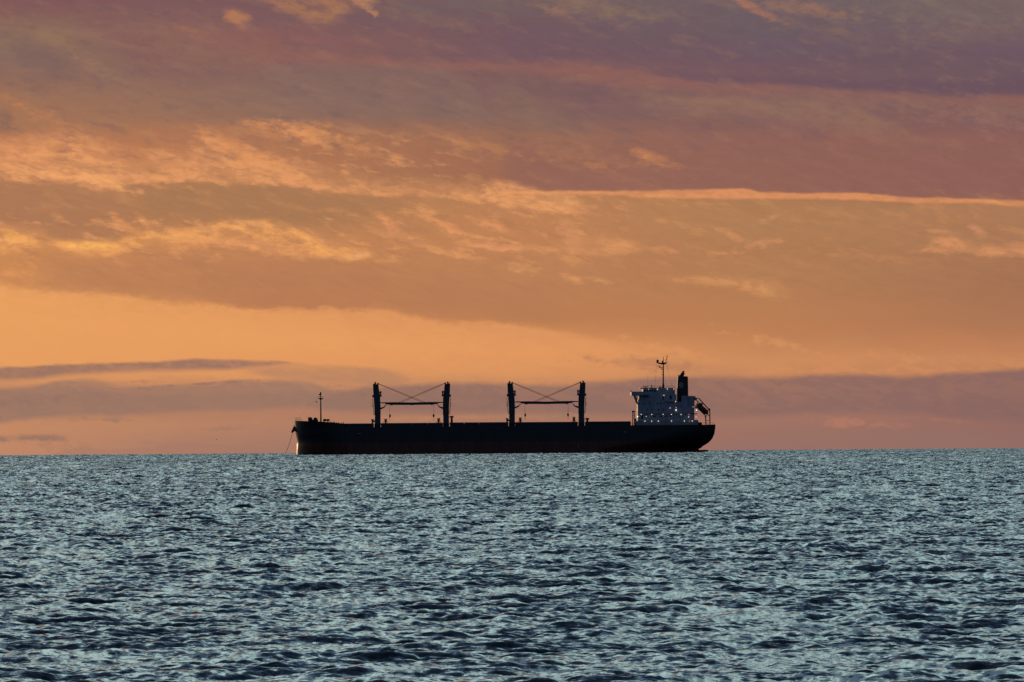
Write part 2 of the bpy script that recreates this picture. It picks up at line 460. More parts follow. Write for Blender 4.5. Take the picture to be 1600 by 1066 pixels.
# fine brightness grain of the cloud sheets
tex = W.noise(W.xyz(W.m('MULTIPLY', SX, 1 / 60.0), W.m('MULTIPLY', shear, 1 / 15.0)), detail=6, rough=0.6, dist=0.5)
tf = W.smooth(W.m('MULTIPLY_ADD', n6, 0.6, tex), 0.3, 0.7, 0.968, 1.032, 'LINEAR')
tfw = W.mix(W.smooth(SY, 430.0, 520.0), W.grey(tf), (1, 1, 1))
sky = W.mix(1.0, sky, tfw, 'MULTIPLY')

hs = W.n('ShaderNodeHueSaturation')
hs.inputs['Saturation'].default_value = 0.985
W.put(hs.inputs['Color'], sky)
sky = hs.outputs[0]
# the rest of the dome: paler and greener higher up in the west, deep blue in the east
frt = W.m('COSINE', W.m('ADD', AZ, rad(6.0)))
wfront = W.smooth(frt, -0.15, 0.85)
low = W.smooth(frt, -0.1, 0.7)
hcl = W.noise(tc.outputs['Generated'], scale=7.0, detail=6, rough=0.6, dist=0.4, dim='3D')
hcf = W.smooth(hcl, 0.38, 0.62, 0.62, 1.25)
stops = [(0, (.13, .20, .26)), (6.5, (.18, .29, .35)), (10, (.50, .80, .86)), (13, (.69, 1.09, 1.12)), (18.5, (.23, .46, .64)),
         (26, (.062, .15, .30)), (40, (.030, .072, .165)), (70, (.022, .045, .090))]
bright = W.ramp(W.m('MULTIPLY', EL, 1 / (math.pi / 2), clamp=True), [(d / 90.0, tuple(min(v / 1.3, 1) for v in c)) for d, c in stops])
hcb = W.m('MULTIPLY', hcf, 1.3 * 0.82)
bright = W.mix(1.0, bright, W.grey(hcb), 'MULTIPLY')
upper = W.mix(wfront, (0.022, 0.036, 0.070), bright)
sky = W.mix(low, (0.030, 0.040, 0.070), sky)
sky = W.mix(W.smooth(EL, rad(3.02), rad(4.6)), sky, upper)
nish = W.n('ShaderNodeTexSky', sky_type='NISHITA')
nish.sun_disc = False
nish.sun_elevation = rad(SUN_EL)
nish.sun_rotation = rad(SUN_AZ)
sky = W.mix(W.smooth(EL, rad(3.6), rad(12.0), 0.0, 0.05), sky, nish.outputs[0], 'ADD')
# below the horizon: dim sea haze
sky = W.mix(W.smooth(EL, rad(-1.2), rad(-0.4), 1, 0), sky, (0.03, 0.05, 0.07))
bg = W.n('ShaderNodeBackground')
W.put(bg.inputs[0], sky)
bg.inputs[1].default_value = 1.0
wo = W.n('ShaderNodeOutputWorld')
W.t.links.new(bg.outputs[0], wo.inputs[0])
world.cycles.sampling_method = 'MANUAL'
world.cycles.sample_map_resolution = 1024


# ------------------------------------------------------------------ materials
def mat(name, c, rough=0.5, metal=0.0, spec=0.5, var=0.0, scale=1.0):
    m = bpy.data.materials.new(name)
    m.use_nodes = True
    T = NT(m.node_tree)
    p = T.n('ShaderNodeBsdfPrincipled')
    if var:
        g = T.n('ShaderNodeTexCoord')
        v = T.n('ShaderNodeMapping')
        T.put(v.inputs[0], g.outputs['Object'])
        v.inputs['Scale'].default_value = (1.0, 1.0, 0.35)
        nz = T.noise(v.outputs[0], scale=scale, detail=6, rough=.65, dim='3D')
        f = T.smooth(nz, 0.3, 0.7, 1 - var, 1 + var)
        T.put(p.inputs['Base Color'], T.mix(1.0, c, T.xyz(f, f, f), 'MULTIPLY'))
    else:
        p.inputs['Base Color'].default_value = (*c, 1)
    p.inputs['Roughness'].default_value = rough
    p.inputs['Metallic'].default_value = metal
    p.inputs['Specular IOR Level'].default_value = spec
    o = T.n('ShaderNodeOutputMaterial')
    T.t.links.new(p.outputs[0], o.inputs[0])
    return m


def emit(name, c, s):
    m = bpy.data.materials.new(name)
    m.use_nodes = True
    T = NT(m.node_tree)
    e = T.n('ShaderNodeEmission')
    e.inputs[0].default_value = (*c, 1)
    e.inputs[1].default_value = s
    o = T.n('ShaderNodeOutputMaterial')
    T.t.links.new(e.outputs[0], o.inputs[0])
    return m


def water_mat():
    m = bpy.data.materials.new("sea_water")
    m.use_nodes = True
    T = NT(m.node_tree)
    geo = T.n('ShaderNodeNewGeometry')
    sp = T.n('ShaderNodeSeparateXYZ')
    T.put(sp.inputs[0], geo.outputs['Position'])
    X, Y = sp.outputs[0], sp.outputs[1]
    nn = None
    GAIN = T.smooth(Y, 250.0, 2600.0, 1.0, 2.3, 'LINEAR')    # rougher water further from the shore
    # ripples too small for the mesh: slopes straight from noise fields, at several real sizes
    for k, (sc, amp, det) in enumerate(((0.55, 0.26, 4.0), (0.14, 0.20, 3.0), (3.4, 0.30, 3.0))):
        c = T.noise(T.xyz(T.m('MULTIPLY', X, sc), T.m('MULTIPLY', Y, sc), 3.1 * k), scale=1.0, detail=det, rough=0.6, dim='2D', out=1)
        v = T.n('ShaderNodeVectorMath', operation='SUBTRACT')
        T.put(v.inputs[0], c)
        v.inputs[1].default_value = (0.5, 0.5, 0.5)
        s = T.n('ShaderNodeVectorMath', operation='MULTIPLY')
        T.put(s.inputs[0], v.outputs[0])
        s.inputs[1].default_value = (amp * 2.2, amp * 2.8, 0.0)
        sc_ = T.n('ShaderNodeVectorMath', operation='SCALE')
        T.put(sc_.inputs[0], s.outputs[0])
        T.put(sc_.inputs['Scale'], GAIN)
        s = sc_
        if nn is None:
            nn = s.outputs[0]
        else:
            a = T.n('ShaderNodeVectorMath', operation='ADD')
            T.put(a.inputs[0], nn)
            T.put(a.inputs[1], s.outputs[0])
            nn = a.outputs[0]
    # wind waves lean towards the shore: their near faces are the steeper ones
    lean = T.n('ShaderNodeVectorMath', operation='ADD')
    T.put(lean.inputs[0], nn)
    T.put(lean.inputs[1], T.xyz(0.0, T.smooth(Y, 150.0, 2600.0, -0.05, -0.15, 'LINEAR'), 0.0))
    a = T.n('ShaderNodeVectorMath', operation='ADD')
    T.put(a.inputs[0], lean.outputs[0])
    T.put(a.inputs[1], geo.outputs['Normal'])
    nm = T.n('ShaderNodeVectorMath', operation='NORMALIZE')
    T.put(nm.inputs[0], a.outputs[0])
    p = T.n('ShaderNodeBsdfPrincipled')
    p.inputs['Base Color'].default_value = (0.006, 0.018, 0.026, 1)
    p.inputs['Roughness'].default_value = 0.045
    p.inputs['IOR'].default_value = 1.333
    T.put(p.inputs['Normal'], nm.outputs[0])
    o = T.n('ShaderNodeOutputMaterial')
    T.t.links.new(p.outputs[0], o.inputs[0])
    return m


# ------------------------------------------------------------------ sea
def ocean_tile(L, N, peak, theta, seed, lmin, spread=2.0):
    rng = np.random.default_rng(seed)
    k1 = 2 * np.pi * np.fft.fftfreq(N, L / N)
    kx, ky = np.meshgrid(k1, k1, indexing='ij')
    k = np.hypot(kx, ky)
    k[0, 0] = 1e-6
    kp = 2 * np.pi / peak
    S = np.exp(-1.25 * (kp / k) ** 2) / k ** 4
    c = (kx * math.cos(theta) + ky * math.sin(theta)) / k
    S *= np.where(c > 0, 1.0, 0.25) * (0.15 + np.abs(c) ** spread)
    S *= np.exp(-(k * lmin / (2 * np.pi)) ** 2)
    S[0, 0] = 0
    h = (rng.normal(size=k.shape) + 1j * rng.normal(size=k.shape)) * np.sqrt(S)
    H = np.fft.ifft2(h)
    nrm = 1.0 / H.real.std()
    DX = np.fft.ifft2(-1j * kx / k * h).real * nrm
    DY = np.fft.ifft2(-1j * ky / k * h).real * nrm
    SL = np.fft.ifft2(1j * ky * h).real.std() * nrm
    return [a.astype(np.float32) for a in (H.real * nrm, DX, DY)] + [SL]


tiles = [
    (190.0, 1024, *ocean_tile(190.0, 1024, 6.8, rad(-66), 3, 0.6, 2.0), 0.080, 0.0),
    (61.0, 1024, *ocean_tile(61.0, 1024, 1.9, rad(-92), 5, 0.18, 1.0), 0.040, 0.6),
    (29.0, 1024, *ocean_tile(29.0, 1024, 0.7, rad(-84), 9, 0.09, 0.6), 0.0135, -0.5),
]


def sample(tile, x, y):
    L, N, H, DX, DY, SL, amp, rot = tile
    c, s = math.cos(rot), math.sin(rot)
    u = ((c * x + s * y) / L * N)
    v = ((-s * x + c * y) / L * N)
    iu = np.floor(u).astype(np.int64)
    iv = np.floor(v).astype(np.int64)
    fu = (u - iu).astype(np.float32)
    fv = (v - iv).astype(np.float32)
    a, b = iu % N, iv % N
    a1, b1 = (a + 1) % N, (b + 1) % N
    out = []
    for A in (H, DX, DY):
        out.append(((A[a, b] * (1 - fu) + A[a1, b] * fu) * (1 - fv) + (A[a, b1] * (1 - fu) + A[a1, b1] * fu) * fv) * amp)
    h, p, q = out
    return h, c * p - s * q, s * p + c * q


def sea_patch(rs_, az, chop=1.0):
    r = rs_[:, None]
    a = az[None, :]
    x = (r * np.sin(a))
    y = (r * np.cos(a))
    z = np.zeros_like(x)
    ddx = np.zeros_like(x)
    ddy = np.zeros_like(x)
    # sheltered near the shore, rougher further out
    g = np.interp(np.hypot(x, y), [100, 200, 450, 1200, 3000], [0.58, 0.70, 0.95, 1.35, 1.75])
    for t in tiles:
        h, p, q = sample(t, x, y)
        h, p, q = h * g, p * g, q * g
        z += h
        ddx += p
        ddy += q
    zz = z - (x * x + y * y) / (2 * RE)
    x = x + ddx * chop
    y = y + ddy * chop
    n, m = x.shape
    V = np.stack([x, y, zz], -1).reshape(-1, 3).astype(np.float32)
    i = (np.arange(n - 1)[:, None] * m + np.arange(m - 1)[None, :]).reshape(-1)
    Fq = np.stack([i, i + 1, i + m + 1, i + m], -1).astype(np.int32)
    return V, Fq


def geo_steps(r0, r1, q):
    n = int(math.log(r1 / r0) / q) + 2
    return np.exp(np.linspace(math.log(r0), math.log(r1), n))


AZL = rad(4.6)
patches = [
    sea_patch(geo_steps(126, 420, 0.00092), np.linspace(-AZL, AZL, 1400)),
    sea_patch(geo_steps(418, 1500, 0.0008), np.linspace(-AZL, AZL, 1150)),
    sea_patch(np.arange(1496, 8600, 1.7), np.linspace(-AZL, AZL, 720)),
    # coarser water around the camera and off to the sides
    sea_patch(geo_steps(2, 127, 0.02), np.linspace(-math.pi, math.pi, 500)),
    sea_patch(geo_steps(126, 14000, 0.02), np.linspace(AZL * 0.998, math.pi, 500)),
    sea_patch(geo_steps(126, 14000, 0.02), np.linspace(-math.pi, -AZL * 0.998, 500)),
    sea_patch(np.linspace(8590, 14000, 60), np.linspace(-AZL, AZL, 80)),
]
Vs, Fs, off = [], [], 0
for V, Q in patches:
    Vs.append(V)
    Fs.append(Q + off)
    off += len(V)
V = np.concatenate(Vs)
Q = np.concatenate(Fs)
me = bpy.data.meshes.new("sea")
me.vertices.add(len(V))
me.vertices.foreach_set("co", V.ravel())
me.loops.add(len(Q) * 4)
me.loops.foreach_set("vertex_index", Q.ravel())
me.polygons.add(len(Q))
me.polygons.foreach_set("loop_start", np.arange(0, len(Q) * 4, 4, dtype=np.int32))
me.polygons.foreach_set("use_smooth", np.ones(len(Q), dtype=bool))
me.update(calc_edges=True)
sea = bpy.data.objects.new("sea", me)
col.objects.link(sea)
sea["kind"] = "structure"
sea["label"] = "choppy teal and dark blue sea under the sunset"
me.materials.append(water_mat())
del Vs, Fs, V, Q, patches
print("sea verts", off, "slopes", [t[5] * t[6] for t in tiles])


# ------------------------------------------------------------------ mesh helper
class MB:
    def __init__(self):
        self.v, self.f = [], []

    def box(self, x0, x1, y0, y1, z0, z1):
        i = len(self.v)
        self.v += [(x, y, z) for z in (z0, z1) for y in (y0, y1) for x in (x0, x1)]
        for q in ((0, 2, 3, 1), (4, 5, 7, 6), (0, 1, 5, 4), (2, 6, 7, 3), (0, 4, 6, 2), (1, 3, 7, 5)):
            self.f.append(tuple(i + k for k in q))
        return self

    def tube(self, a, b, r0, r1=None, n=8, cap=True):
        r1 = r0 if r1 is None else r1
        a, b = Vector(a), Vector(b)
        d = (b - a).normalized()
        u = d.cross(Vector((0, 0, 1)) if abs(d.z) < .9 else Vector((1, 0, 0))).normalized()
        w = d.cross(u)
        i = len(self.v)
        for p, r in ((a, r0), (b, r1)):
            for k in range(n):
                t = 2 * math.pi * k / n
                self.v.append(tuple(p + u * (r * math.cos(t)) + w * (r * math.sin(t))))
        for k in range(n):
            self.f.append((i + k, i + (k + 1) % n, i + n + (k + 1) % n, i + n + k))
        if cap:
            self.f.append(tuple(i + k for k in reversed(range(n))))
            self.f.append(tuple(i + n + k for k in range(n)))
        return self

    def prism(self, pts, y0, y1):
        """outline in X-Z, extruded across the ship from y0 to y1"""
        n = len(pts)
        i = len(self.v)
        self.v += [(x, y0, z) for x, z in pts] + [(x, y1, z) for x, z in pts]
        self.f.append(tuple(range(i, i + n)))
        self.f.append(tuple(reversed(range(i + n, i + 2 * n))))
        for k in range(n):
            self.f.append((i + k, i + n + k, i + n + (k + 1) % n, i + (k + 1) % n))
        return self

    def ball(self, c, r, n=8, sz=1.0):
        i = len(self.v)
        m = n // 2
        for a in range(m + 1):
            t = math.pi * a / m
            for b in range(n):
                p = 2 * math.pi * b / n
                self.v.append((c[0] + r * math.sin(t) * math.cos(p), c[1] + r * math.sin(t) * math.sin(p), c[2] + r * sz * math.cos(t)))
        for a in range(m):
            for b in range(n):
                self.f.append((i + a * n + b, i + (a + 1) * n + b, i + (a + 1) * n + (b + 1) % n, i + a * n + (b + 1) % n))
        return self

    def build(self, name, m, parent=None, smooth=False, bevel=0.0):
        me = bpy.data.meshes.new(name)
        me.from_pydata(self.v, [], self.f)
        bm = bmesh.new()
        bm.from_mesh(me)
        bmesh.ops.remove_doubles(bm, verts=bm.verts, dist=1e-5)
        bmesh.ops.recalc_face_normals(bm, faces=bm.faces)
        if bevel:
            bmesh.ops.bevel(bm, geom=list(bm.edges), offset=bevel, segments=2, affect='EDGES', clamp_overlap=True)
        bm.to_mesh(me)
        bm.free()
        me.materials.append(m)
        if smooth:
            me.polygons.foreach_set("use_smooth", [True] * len(me.polygons))
        o = bpy.data.objects.new(name, me)
        col.objects.link(o)
        if parent:
            o.parent = parent
        return o


def copy_tree(o, parent):
    c = o.copy()
    col.objects.link(c)
    c.parent = parent
    for ch in list(o.children):
        copy_tree(ch, c)
    return c


# ------------------------------------------------------------------ the ship
YAW = rad(0.4)
DIST = 3842.0
MPP = DIST / F              # metres per photograph pixel at the ship
ship = bpy.data.objects.new("cargo_ship", None)
col.objects.link(ship)
ship.location = ((787 - 800) * MPP, DIST, -DIST ** 2 / (2 * RE) - 0.1)
ship.rotation_euler = (0, 0, YAW)
ship["label"] = "long dark bulk carrier with four deck cranes at anchor on the horizon"
ship["category"] = "cargo ship"


def wl(px):
    return 709.1 - (px - 787) * ROLL - 0.0010 * (px - 787)


def PX(px, y=0.0):
    return ((px - 787) * MPP + y * math.sin(YAW)) / math.cos(YAW)


def PZ(px, py):
    return (wl(px) - py) * MPP


def P(px, py, y=0.0):
    return (PX(px, y), y, PZ(px, py))


M_black = mat("black_topside_paint", (0.012, 0.016, 0.024), .45, var=.35, scale=.25)
M_house = mat("white_house_paint", (0.27, 0.33, 0.46), .5, var=.16, scale=.3)
M_base = mat("grey_house_paint", (0.24, 0.28, 0.34), .55, var=.15, scale=.3)
M_crane = mat("dark_crane_paint", (0.035, 0.050, 0.075), .5, var=.2, scale=.4)
M_hatch = mat("hatch_paint", (0.030, 0.045, 0.065), .6, var=.25, scale=.3)
M_deck = mat("deck_gear_paint", (0.02, 0.024, 0.03), .6, var=.2, scale=.5)
M_steel = mat("wire_steel", (0.05, 0.04, 0.035), .5, .4)
M_funnel = mat("funnel_paint", (0.018, 0.020, 0.030), .5, var=.2, scale=.4)
M_boat = mat("orange_boat_paint", (0.16, 0.05, 0.045), .5, var=.15, scale=.6)
M_glass = mat("dark_window_glass", (0.004, 0.006, 0.010), .25)
M_mark = mat("white_mark_paint", (0.55, 0.55, 0.55), .6)
M_emblem = mat("grey_emblem_paint", (0.20, 0.23, 0.28), .6)
M_lamp = emit("deck_lamp_light", (1.0, 0.80, 0.62), 1.5)
M_lamp_w = emit("orange_lamp_light", (1.0, 0.45, 0.25), 1.3)
M_lamp_b = emit("bright_lamp_light", (1.0, 0.86, 0.66), 3.0)
M_lamp_p = emit("pink_lamp_light", (0.9, 0.5, 0.9), 1.2)


def hull_mat():
    m = bpy.data.materials.new("hull_paint")
    m.use_nodes = True
    T = NT(m.node_tree)
    g = T.n('ShaderNodeTexCoord')
    s = T.n('ShaderNodeSeparateXYZ')
    T.put(s.inputs[0], g.outputs['Object'])
    mp = T.n('ShaderNodeMapping')
    T.put(mp.inputs[0], g.outputs['Object'])
    mp.inputs['Scale'].default_value = (0.5, 0.5, 0.07)
    n = T.noise(mp.outputs[0], scale=1.0, detail=7, rough=.7, dim='3D')
    f = T.smooth(n, .3, .7, .65, 1.4)
    redc = T.mix(1.0, (0.085, 0.022, 0.020), T.xyz(f, f, f), 'MULTIPLY')
    blk = T.mix(1.0, (0.012, 0.020, 0.034), T.xyz(f, f, f), 'MULTIPLY')
    cc = T.mix(T.smooth(s.outputs[2], 5.72, 5.78), redc, blk)
    # rust runs
    mp2 = T.n('ShaderNodeMapping')
    T.put(mp2.inputs[0], g.outputs['Object'])
    mp2.inputs['Scale'].default_value = (0.9, 0.9, 0.05)
    n2 = T.noise(mp2.outputs[0], scale=1.0, detail=5, rough=.6, dim='3D')
    cc = T.mix(T.smooth(n2, .62, .74, 0, .35), cc, (0.06, 0.03, 0.02))
    p = T.n('ShaderNodeBsdfPrincipled')
    T.put(p.inputs['Base Color'], cc)
    T.put(p.inputs['Roughness'], T.smooth(s.outputs[2], 5.72, 5.78, .30, .5))
    o = T.n('ShaderNodeOutputMaterial')
    T.t.links.new(p.outputs[0], o.inputs[0])
    return m


# hull: bow profile (x of the stem per height) and stern profile
DECK = PZ(787, 665.2)
HB = 16.0


def interp(x, pts):
    if x <= pts[0][0]:
        return pts[0][1]
    for (a, b), (c, d) in zip(pts, pts[1:]):
        if x <= c:
            return b + (d - b) * (x - a) / (c - a)
    return pts[-1][1]


stem = [(-4, PX(462.5)), (0, PX(462.2)), (3, PX(462.6)), (5.8, PX(463.2)), (8.3, PX(462.4)), (10.3, PX(460.6)), (13.0, PX(459.0)), (15.4, PX(458.2))]
stern = [(-4, PX(1085)), (0.0, PX(1090)), (1.9, PX(1091)), (2.1, PX(1094)), (3.0, PX(1096.5)), (4.4, PX(1104.5)), (6.2, PX(1110.5)), (8.5, PX(1114)), (11, PX(1115.3)), (12.6, PX(1115.6))]
levels = [-4, -1.5, 0, 1.0, 1.9, 2.2, 3.0, 3.8, 4.6, 5.4, 5.75, 6.6, 7.6, 8.8, 10.0, 11.2, DECK]


def hb(u, z, x0, x1):
    """half breadth; u in metres from the stem"""
    Le = 30.0 - 0.5 * z
    e = 1.0
    d = u
    if d < Le:
        pw = 2.3 + 0.05 * z
        e = (1 - (1 - d / Le) ** pw) ** (0.62 if z < 8 else 0.55)
    Lr = interp(z, [(-4, 60), (2, 46), (5, 34), (8.5, 22), (13, 14)])
    tr = interp(z, [(-4, 0.02), (2, 0.04), (3, .25), (5, .55), (8.5, .80), (13, .86)])
    d2 = (x1 - x0) - u
    if d2 < Lr:
        t = max(0.0, 1 - d2 / Lr)
        e *= tr + (1 - tr) * (1 - t ** 2.2)
    return HB * e


NS = 150
hull = MB()
rows = []
for z in levels:
    x0, x1 = interp(z, stem), interp(z, stern)
    row = []
    for i in range(NS + 1):
        t = i / NS
        if t < .42:
            u = (t / .42) ** 2.4 * 34
        elif t < .72:
            u = 34 + (t - .42) / .30 * ((x1 - x0) - 34 - 50)
        else:
            u = (x1 - x0) - 50 + 50 * (1 - (1 - (t - .72) / .28) ** 1.7)
        row.append((x0 + u, hb(u, z, x0, x1), z))
    rows.append(row)
nl = len(levels)
for side in (-1, 1):
    for row in rows:
        hull.v += [(x, side * w, z) for x, w, z in row]
def hid(s, l, i):
    return s * nl * (NS + 1) + l * (NS + 1) + i
for l in range(nl - 1):
    for i in range(NS):
        hull.f.append((hid(0, l, i), hid(0, l, i + 1), hid(0, l + 1, i + 1), hid(0, l + 1, i)))
        hull.f.append((hid(1, l, i), hid(1, l + 1, i), hid(1, l + 1, i + 1), hid(1, l, i + 1)))
    hull.f.append((hid(0, l, NS), hid(1, l, NS), hid(1, l + 1, NS), hid(0, l + 1, NS)))   # transom
for i in range(NS):                                                                    # deck
    hull.f.append((hid(0, nl - 1, i), hid(0, nl - 1, i + 1), hid(1, nl - 1, i + 1), hid(1, nl - 1, i)))
    hull.f.append((hid(0, 0, i), hid(1, 0, i), hid(1, 0, i + 1), hid(0, 0, i + 1)))
HM = hull_mat()
hull_o = hull.build("hull", HM, ship, smooth=True)
try:
    hull_o.data.shade_smooth() if hasattr(hull_o.data, 'shade_smooth') else None
except Exception:
    pass
bm = bmesh.new(); bm.from_mesh(hull_o.data)
for e in bm.edges:
    if len(e.link_faces) == 2 and e.calc_face_angle(0) > rad(38):
        e.smooth = False
bm.to_mesh(hull_o.data); bm.free()

# forecastle: the raised bow with flared bulwark
fc = MB()
NF = 60
x0f, x1f = interp(13, stem), PX(537)
top = []
bot = []
for i in range(NF + 1):
    u = (i / NF) ** 1.8 * (x1f - x0f)
    px = x0f + u
    zt = interp(px, [(PX(458), PZ(458, 657.0)), (PX(470), PZ(470, 657.3)), (PX(500), PZ(500, 658.3)), (PX(512), PZ(512, 659.2)), (PX(537), PZ(537, 661.4))])
    w = hb(u, DECK, x0f, x0f + 190)
    bot.append((px, w - .02, DECK - .3))
    top.append((interp(zt, stem) + (u if i else 0), min(HB, w * 1.02 + (.5 if i else 0)), zt))
for side in (-1, 1):
    i0 = len(fc.v)
    for b_, t_ in zip(bot, top):
        fc.v += [(b_[0], side * b_[1], b_[2]), (t_[0], side * t_[1], t_[2])]
    for i in range(NF):
        fc.f.append((i0 + 2 * i, i0 + 2 * i + 2, i0 + 2 * i + 3, i0 + 2 * i + 1))
half = (NF + 1) * 2
for i in range(NF):
    fc.f.append((2 * i + 1, 2 * i + 3, half + 2 * i + 3, half + 2 * i + 1))
fc.f.append((2 * NF, 2 * NF + 1, half + 2 * NF + 1, half + 2 * NF))
fc.build("forecastle", M_black, ship, smooth=False)

# stern bulwark
sb = MB()
sb.prism([(PX(1085), DECK - .2), (PX(1115.4), DECK - .2), (PX(1115.6), PZ(1115, 662.3)), (PX(1104), PZ(1104, 662.4)), (PX(1103.5), PZ(1103, 663.8)), (PX(1086), PZ(1086, 664.2))], -13.2, 13.2)
sb.build("stern_bulwark", M_black, ship)
# rudder head showing above the water
rd = MB().prism([(PX(1088), -3), (PX(1105), -3), (PX(1105), PZ(1105, 702.0)), (PX(1100), PZ(1100, 701.7)), (PX(1095), PZ(1095, 701.9)), (PX(1088), PZ(1088, 702.0))], -.45, .45)
rd.build("rudder", HM, ship, bevel=.08)

# anchor in its bolster at the stem, and the chain
an = MB()
an.prism([P(460, 664)[::2], P(459.2, 662)[::2], P(461.5, 672.5)[::2], P(459.5, 673.6)[::2], P(457.8, 674.6)[::2], P(456.3, 676.4)[::2], P(454.6, 675.4)[::2], P(454.7, 673.6)[::2], P(457, 668)[::2]], -2.2, -.6)
an.tube(P(455.5, 674.6, -3.0), P(455.5, 674.6, .2), .32, .32)
an.tube(P(459.5, 664.5, -1.4), P(456.0, 675.6, -1.4), .30, .22)
an.build("anchor", M_deck, ship)
ch = MB()
a, b = Vector(P(456.2, 676.2, -1.4)), Vector(P(442.8, 712.5, -1.4))
NL = 46
for k in range(NL):
    p, q = a.lerp(b, k / NL), a.lerp(b, (k + .8) / NL)
    sag = lambda t: Vector((-.25 * math.sin(math.pi * t) * -1, 0, -.35 * math.sin(math.pi * t)))
    ch.tube(p + sag(k / NL), q + sag((k + .8) / NL), .13 if k % 2 else .09, n=5)
ch.build("anchor_chain", M_steel, ship)

# hatches
for i, (a_, b_) in enumerate(((538, 583), (595, 691.3), (702.3, 793.3), (804.3, 901.5), (913.5, 984))):
    h = MB()
    xa, xb = PX(a_, -9), PX(b_, -9)
    zt = PZ((a_ + b_) / 2, interp((a_ + b_) / 2, [(560, 661.2), (643, 660.3), (748, 659.2), (853, 658.6), (950, 657.6)]))
    h.box(xa, xb, -11.5, 11.5, DECK - .1, zt - .9)
    o = h.build("hatch_coaming", M_hatch, ship)
    c = MB()
    n = 4
    for k in range(n):
        u0, u1 = xa - .15 + (xb - xa + .3) * k / n, xa - .15 + (xb - xa + .3) * (k + 1) / n - .12
        c.box(u0, u1, -11.9, 11.9, zt - .88, zt)
    c.build("hatch_cover", M_hatch, o)
# bulwark rail along the near and far deck edge
for s in (-1, 1):
    r = MB()
    x = PX(540)
    while x < PX(990):
        r.tube((x, s * 15.7, DECK - .05), (x, s * 15.7, DECK + 1.0), .03, n=4)
        x += 2.4
    r.tube((PX(540), s * 15.7, DECK + 1.0), (PX(990), s * 15.7, DECK + 1.0), .03, n=4)
    r.tube((PX(540), s * 15.7, DECK + .55), (PX(990), s * 15.7, DECK + .55), .03, n=4)
    r.build("railing", M_deck, ship)


